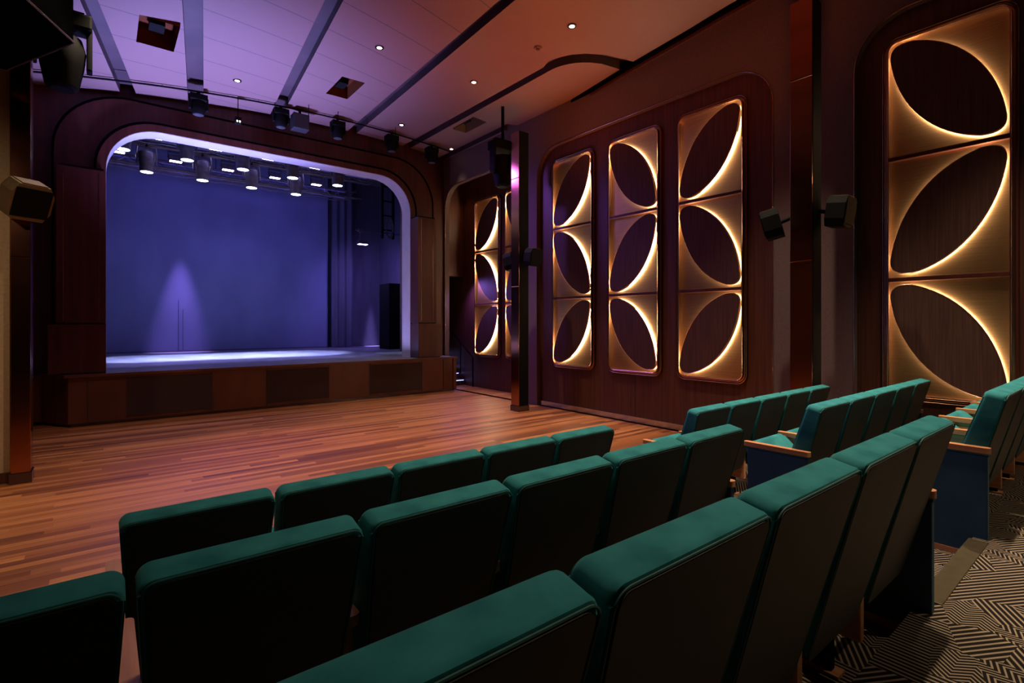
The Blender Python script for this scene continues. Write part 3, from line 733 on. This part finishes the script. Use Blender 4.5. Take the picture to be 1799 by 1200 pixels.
for x, y, p in ((3.78, 5.85, 170), (0.4, 5.85, 430), (0.2, 8.43, 330), (5.92, 3.2, 700), (5.92, 0.6, 1000), (3.78, 3.2, 560), (3.78, 0.6, 980), (1.6, 0.9, 90), (0.3, 2.2, 25), (4.6, -1.9, 300)):   # further lamps of the same grid, above the frame, plus added seat fill
    spot((x, y, zc(x)-0.03), (x, y, 0), p, WARM, 66 if x > 5 else 80, 0.8, 0.06)
sd = thing('smoke_detector', 'round reddish smoke detector on the orange ceiling strip', 'detector', (5.92, 6.68, zc(5.92)))
obj('base', lathe(BM(), [(.07, 0.001), (.07, -.012), (.055, -.03)]), 'ceiling', sd, smooth=True)
obj('sensor_head', lathe(BM(), [(.035, -.03), (.03, -.045)]), 'wood_wall', sd, smooth=True)
def cut(target, b):
    """cut an opening into a ceiling strip with a temporary box"""
    me = bpy.data.meshes.new('cutter'); bm = box(BM(), *b); bmesh.ops.recalc_face_normals(bm, faces=bm.faces); bm.to_mesh(me); bm.free()
    c = bpy.data.objects.new('cutter', me); COL.objects.link(c)
    md = target.modifiers.new('opening', 'BOOLEAN'); md.object = c; md.operation = 'DIFFERENCE'; md.solver = 'EXACT'
    dg = bpy.context.evaluated_depsgraph_get()
    new = bpy.data.meshes.new_from_object(target.evaluated_get(dg))
    target.modifiers.clear(); target.data = new; bpy.data.objects.remove(c)
def hatch(x0, x1, y0, y1, label, strip, mat='hatch', flare=0.0):
    xc, yc = (x0+x1)/2, (y0+y1)/2; z = max(zc(x0), zc(x1), zc(xc))
    a, b = (x1-x0)/2, (y1-y0)/2
    cut(strip, (x0-.002, x1+.002, y0-.002, y1+.002, z-.3, z+.4))
    t = thing('access_hatch', label, 'ceiling hatch', (xc, yc, z))
    sq = lambda p, q, zz: [(-p, -q, zz), (p, -q, zz), (p, q, zz), (-p, q, zz)]
    bm = BM(); lo = min(zc(x0), zc(x1))-z
    A = [bm.verts.new(p) for p in sq(a-.003, b-.003, lo+.004)]; B = [bm.verts.new(p) for p in sq(a-.003-flare, b-.003-flare, .26)]
    A2 = [bm.verts.new(p) for p in sq(a+.001-.003, b+.001-.003, lo+.004)]
    for k in range(4): bm.faces.new([A[k], A[(k+1) % 4], B[(k+1) % 4], B[k]])
    bm.faces.new(B)
    bmesh.ops.delete(bm, geom=A2, context='VERTS')
    obj('lining', bm, mat, t)
    boxo('fitting', (-a*.4, a*.4, b*.1, b*.7, 0.12, 0.25), 'black', t)
    return t
M['hatch'] = noisy('hatch_lining', (0.10, 0.025, 0.008), (0.12, 0.03, 0.010), rough=0.8, spec=0.1)
hatch(0.43, 0.94, 9.32, 10.25, 'open rectangular hatch with red-brown lining in the lavender ceiling', strips[1])
hatch(3.66, 4.12, 9.88, 10.82, 'dark square hatch in the middle of the ceiling', strips[3])
hatch(6.68, 7.06, 9.78, 10.66, 'small tan funnel-shaped hatch beside the right ceiling groove', strips[5], 'spkwood', 0.07)

# ------------------------------------------------------------------ wall speakers on the columns
def wall_speaker(x, y, z, rz, tilt, label, mat='black', s=1.0):
    t = thing('box_speaker', label, 'speaker', (x, y, z)); t.rotation_euler = (tilt, 0, rz)
    w, h, d = .17*s, .18*s, .16*s
    bm = BM()
    prism(bm, [(-w, -h*.5), (-w*.72, -h), (w*.72, -h), (w, -h*.5), (w, h*.5), (w*.72, h), (-w*.72, h), (-w, h*.5)], XZ, 0, d*1.3)
    obj('cabinet', bm, mat, t)
    bm = BM(); box(bm, -w*.86, w*.86, -.012, 0.0, -h*.8, h*.8); obj('grille', bm, 'black', t)
    bm = BM(); box(bm, -w*.6, w*.6, 0.01, d*1.2, h, h+.012); obj('top_plate', bm, 'spkwood', t)
    pipe_run('bracket', [(0, d*1.3, 0), (0, d*1.3+.17, 0.02)], 0.025, 'black', t)
    return t
wall_speaker(6.86, 3.22, 3.12, math.radians(200), 0.25, 'black wall speaker with pale top on the left side of the near copper column')
wall_speaker(6.98, 2.26, 3.18, math.radians(0), 0.15, 'black wall speaker with pale top on the right side of the near copper column')
wall_speaker(6.88, 8.76, 3.15, math.radians(200), 0.25, 'black wall speaker on the stage side of the far right copper column')
wall_speaker(6.98, 7.92, 3.20, math.radians(0), 0.15, 'black wall speaker with pale top on the audience side of the far right column')
wall_speaker(-0.62, 7.90, 3.20, math.radians(30), 0.45, 'brown lit angular wall speaker on the copper column at the left edge', 'spkwood', 1.15)

# ------------------------------------------------------------------ passage steps and handrail
sp_ = thing('passage_steps', 'small flight of steps lit blue in the passage right of the stage', 'stairs', (8.1, 12.9, 0))
for k in range(5):
    boxo('step', (-.38, .38, .0+.28*k, 1.6, .185*k, .185*(k+1)-.002), 'carpet', sp_)
    boxo('step_light', (-.36, .36, -.006+.28*k, .0+.28*k, .185*k+.14, .185*k+.16), 'steplight', sp_)
hr = thing('handrail', 'thin dark handrail rising beside the passage steps', 'handrail', (8.42, 12.5, 0))
pipe_run('rail', [(0, -.15, 0), (0, -.15, .86), (0, 0, .95), (0, 1.4, 1.85)], 0.02, 'black', hr)
pipe_run('post', [(0, .5, .35), (0, .5, 1.26)], 0.015, 'black', hr)

# ------------------------------------------------------------------ theatre seats
LEAN = 0.265
def shear(bm, z0=0.29):
    for v in bm.verts: v.co.y += (0.96 - v.co.z)*LEAN
    return bm
def back_bm():
    """velvet covered backrest: rounded outline, thickness along y, leaning back"""
    w, z0, z1 = .265, .30, .967
    bm = BM(); out = rrect(-w, w, z0, z1, .032, 6, .03)
    # small crown on the top edge
    out = [(a, b + (0.016*(1-(a/w)**2) if b > z1-.06 else 0)) for a, b in out]
    prism(bm, out, XZ, 0.0, 0.098)
    ed = [e for e in bm.edges if all(abs(v.co.y) < 1e-6 for v in e.verts) or all(abs(v.co.y-.098) < 1e-6 for v in e.verts)]
    bmesh.ops.bevel(bm, geom=ed, offset=.020, segments=4, affect='EDGES', profile=0.6, clamp_overlap=True)
    for v in bm.verts:     # front swells towards the seat
        if v.co.y > .05: v.co.y += .045*max(0, (0.80-v.co.z))/.5; v.co.z += .012
    for v in bm.verts: v.co.x *= 1-0.21*(.95-v.co.z)
    return shear(bm), out
def seat_bm():
    a = math.radians(42); hy, hz = .215, .42
    prof = rrect(0, .37, -.12, 0.0, .045, 5)
    bm = BM(); pts = []
    for u, v in prof:
        pts.append((hy + u*math.cos(a) - v*math.sin(a), hz + u*math.sin(a) + v*math.cos(a)))
    prism(bm, pts, YZ, -.232, .232)
    ed = [e for e in bm.edges if all(abs(v.co.x+.232) < 1e-6 for v in e.verts) or all(abs(v.co.x-.232) < 1e-6 for v in e.verts)]
    bmesh.ops.bevel(bm, geom=ed, offset=.02, segments=2, affect='EDGES', clamp_overlap=True)
    return bm
def arm_bm(x, y0):
    bm = BM(); prism(bm, rrect(x-.026, x+.026, y0, .53, .020, 4), lambda a, b, d: (a, b, d), .622, .655)
    for v in bm.verts: v.co.z += (v.co.y-.05)*0.0
    return bm
seat_cache = {}
def add_side(t, x, end, key):
    """one armrest with its standard; end = closed velvet aisle panel"""
    def part(name, fn, mat, **k):
        kk = (name, key)
        if kk in seat_cache:
            o = seat_cache[kk].copy(); COL.objects.link(o); o.parent = t
        else:
            o = obj(name, fn(), mat, t, **k); seat_cache[kk] = o
        return o
    part('armrest', lambda: arm_bm(x, .065 if end else .11), 'arm', smooth=True, bevel=0)
    if end:
        part('aisle_panel', lambda: box(BM(), x-.022, x+.022, .075, .50, .035, .612), 'endpanel', bevel=0.006)
        part('aisle_panel_trim', lambda: box(BM(), x-.025, x+.025, .07, .505, .612, .622), 'piping')
        part('base_trim', lambda: box(BM(), x-.025, x+.025, .09, .49, .0, .035), 'arm')
    else:
        part('standard', lambda: box(BM(), x-.018, x+.018, .17, .46, .17, .622), 'arm', bevel=0.004)
        part('leg', lambda: box(BM(), x-.016, x+.016, .27, .40, .012, .17), 'black')
        part('foot_plate', lambda: box(BM(), x-.035, x+.035, .24, .43, .0, .012), 'arm')
back_mesh, outl = back_bm()
core = {}
def make_seat(x, y, z, label, group, left_end=False, right=None):
    t = thing('theatre_seat', label, 'theatre seat', (x, y, z), 0, group)
    if not core:
        core['backrest'] = obj('backrest', back_mesh, 'velvet', t, smooth=True)
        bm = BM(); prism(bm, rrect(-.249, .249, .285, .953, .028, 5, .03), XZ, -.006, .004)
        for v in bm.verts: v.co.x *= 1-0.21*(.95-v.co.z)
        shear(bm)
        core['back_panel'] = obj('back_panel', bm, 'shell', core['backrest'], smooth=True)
        bm = BM(); tube(bm, [(a*.975*(1-0.21*(.95-b)), -.003, .63+(b-.63)*.975) for a, b in outl], 0.0030, 6, closed=True); shear(bm)
        core['piping'] = obj('piping', bm, 'piping', core['backrest'], smooth=True)
        bm = BM(); tube(bm, [(a*.978*(1-0.21*(.95-b)), .097+.045*max(0, (0.80-b))/.5, .010+.63+(b-.63)*.975) for a, b in outl], 0.0030, 6, closed=True); shear(bm)
        core['front_piping'] = obj('piping', bm, 'piping', core['backrest'], smooth=True)
        core['seat'] = obj('seat_cushion', seat_bm(), 'velvet', t, smooth=True)
        core['rod'] = boxo('seat_bracket', (-.243, .243, .17, .23, .37, .43), 'black', t)
    else:
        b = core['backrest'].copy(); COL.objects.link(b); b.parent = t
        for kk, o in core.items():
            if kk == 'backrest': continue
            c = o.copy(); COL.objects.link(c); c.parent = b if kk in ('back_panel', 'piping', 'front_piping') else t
    add_side(t, -.2765, left_end, 'LE' if left_end else 'LM')
    if right: add_side(t, .276, True, 'RE')
    return t
NTH = ['first', 'second', 'third', 'fourth', 'fifth', 'sixth']
ROWN = ['front row', 'second row', 'third row']
rows = [(2.325, 0.155), (1.415, 0.30), (0.515, 0.475)]
for r, (y, z) in enumerate(rows):
    ks = {0: range(0, 5), 1: range(-1, 5), 2: range(0, 5)}[r]
    for k in ks:
        n = 4-k
        side = 'beside the middle aisle' if n == 0 else '%s seat from the middle aisle' % NTH[n]
        make_seat((0.313, 0.326, 0.326)[r]+.549*k, y, z, 'teal velvet theatre seat in the left block, %s, %s' % (ROWN[r], side),
                  'teal seats, left block, %s' % ROWN[r], left_end=(k == ks[0] and r != 1), right=(k == 4))
    x0 = (4.075, 4.11, 4.27)[r]
    for k in range(5):
        side = 'beside the middle aisle' if k == 0 else '%s seat from the middle aisle' % NTH[k]
        make_seat(x0+.560*k, y, z, 'teal velvet theatre seat in the right block, %s, %s' % (ROWN[r], side),
                  'teal seats, right block, %s' % ROWN[r], left_end=(k == 0), right=(k == 4))
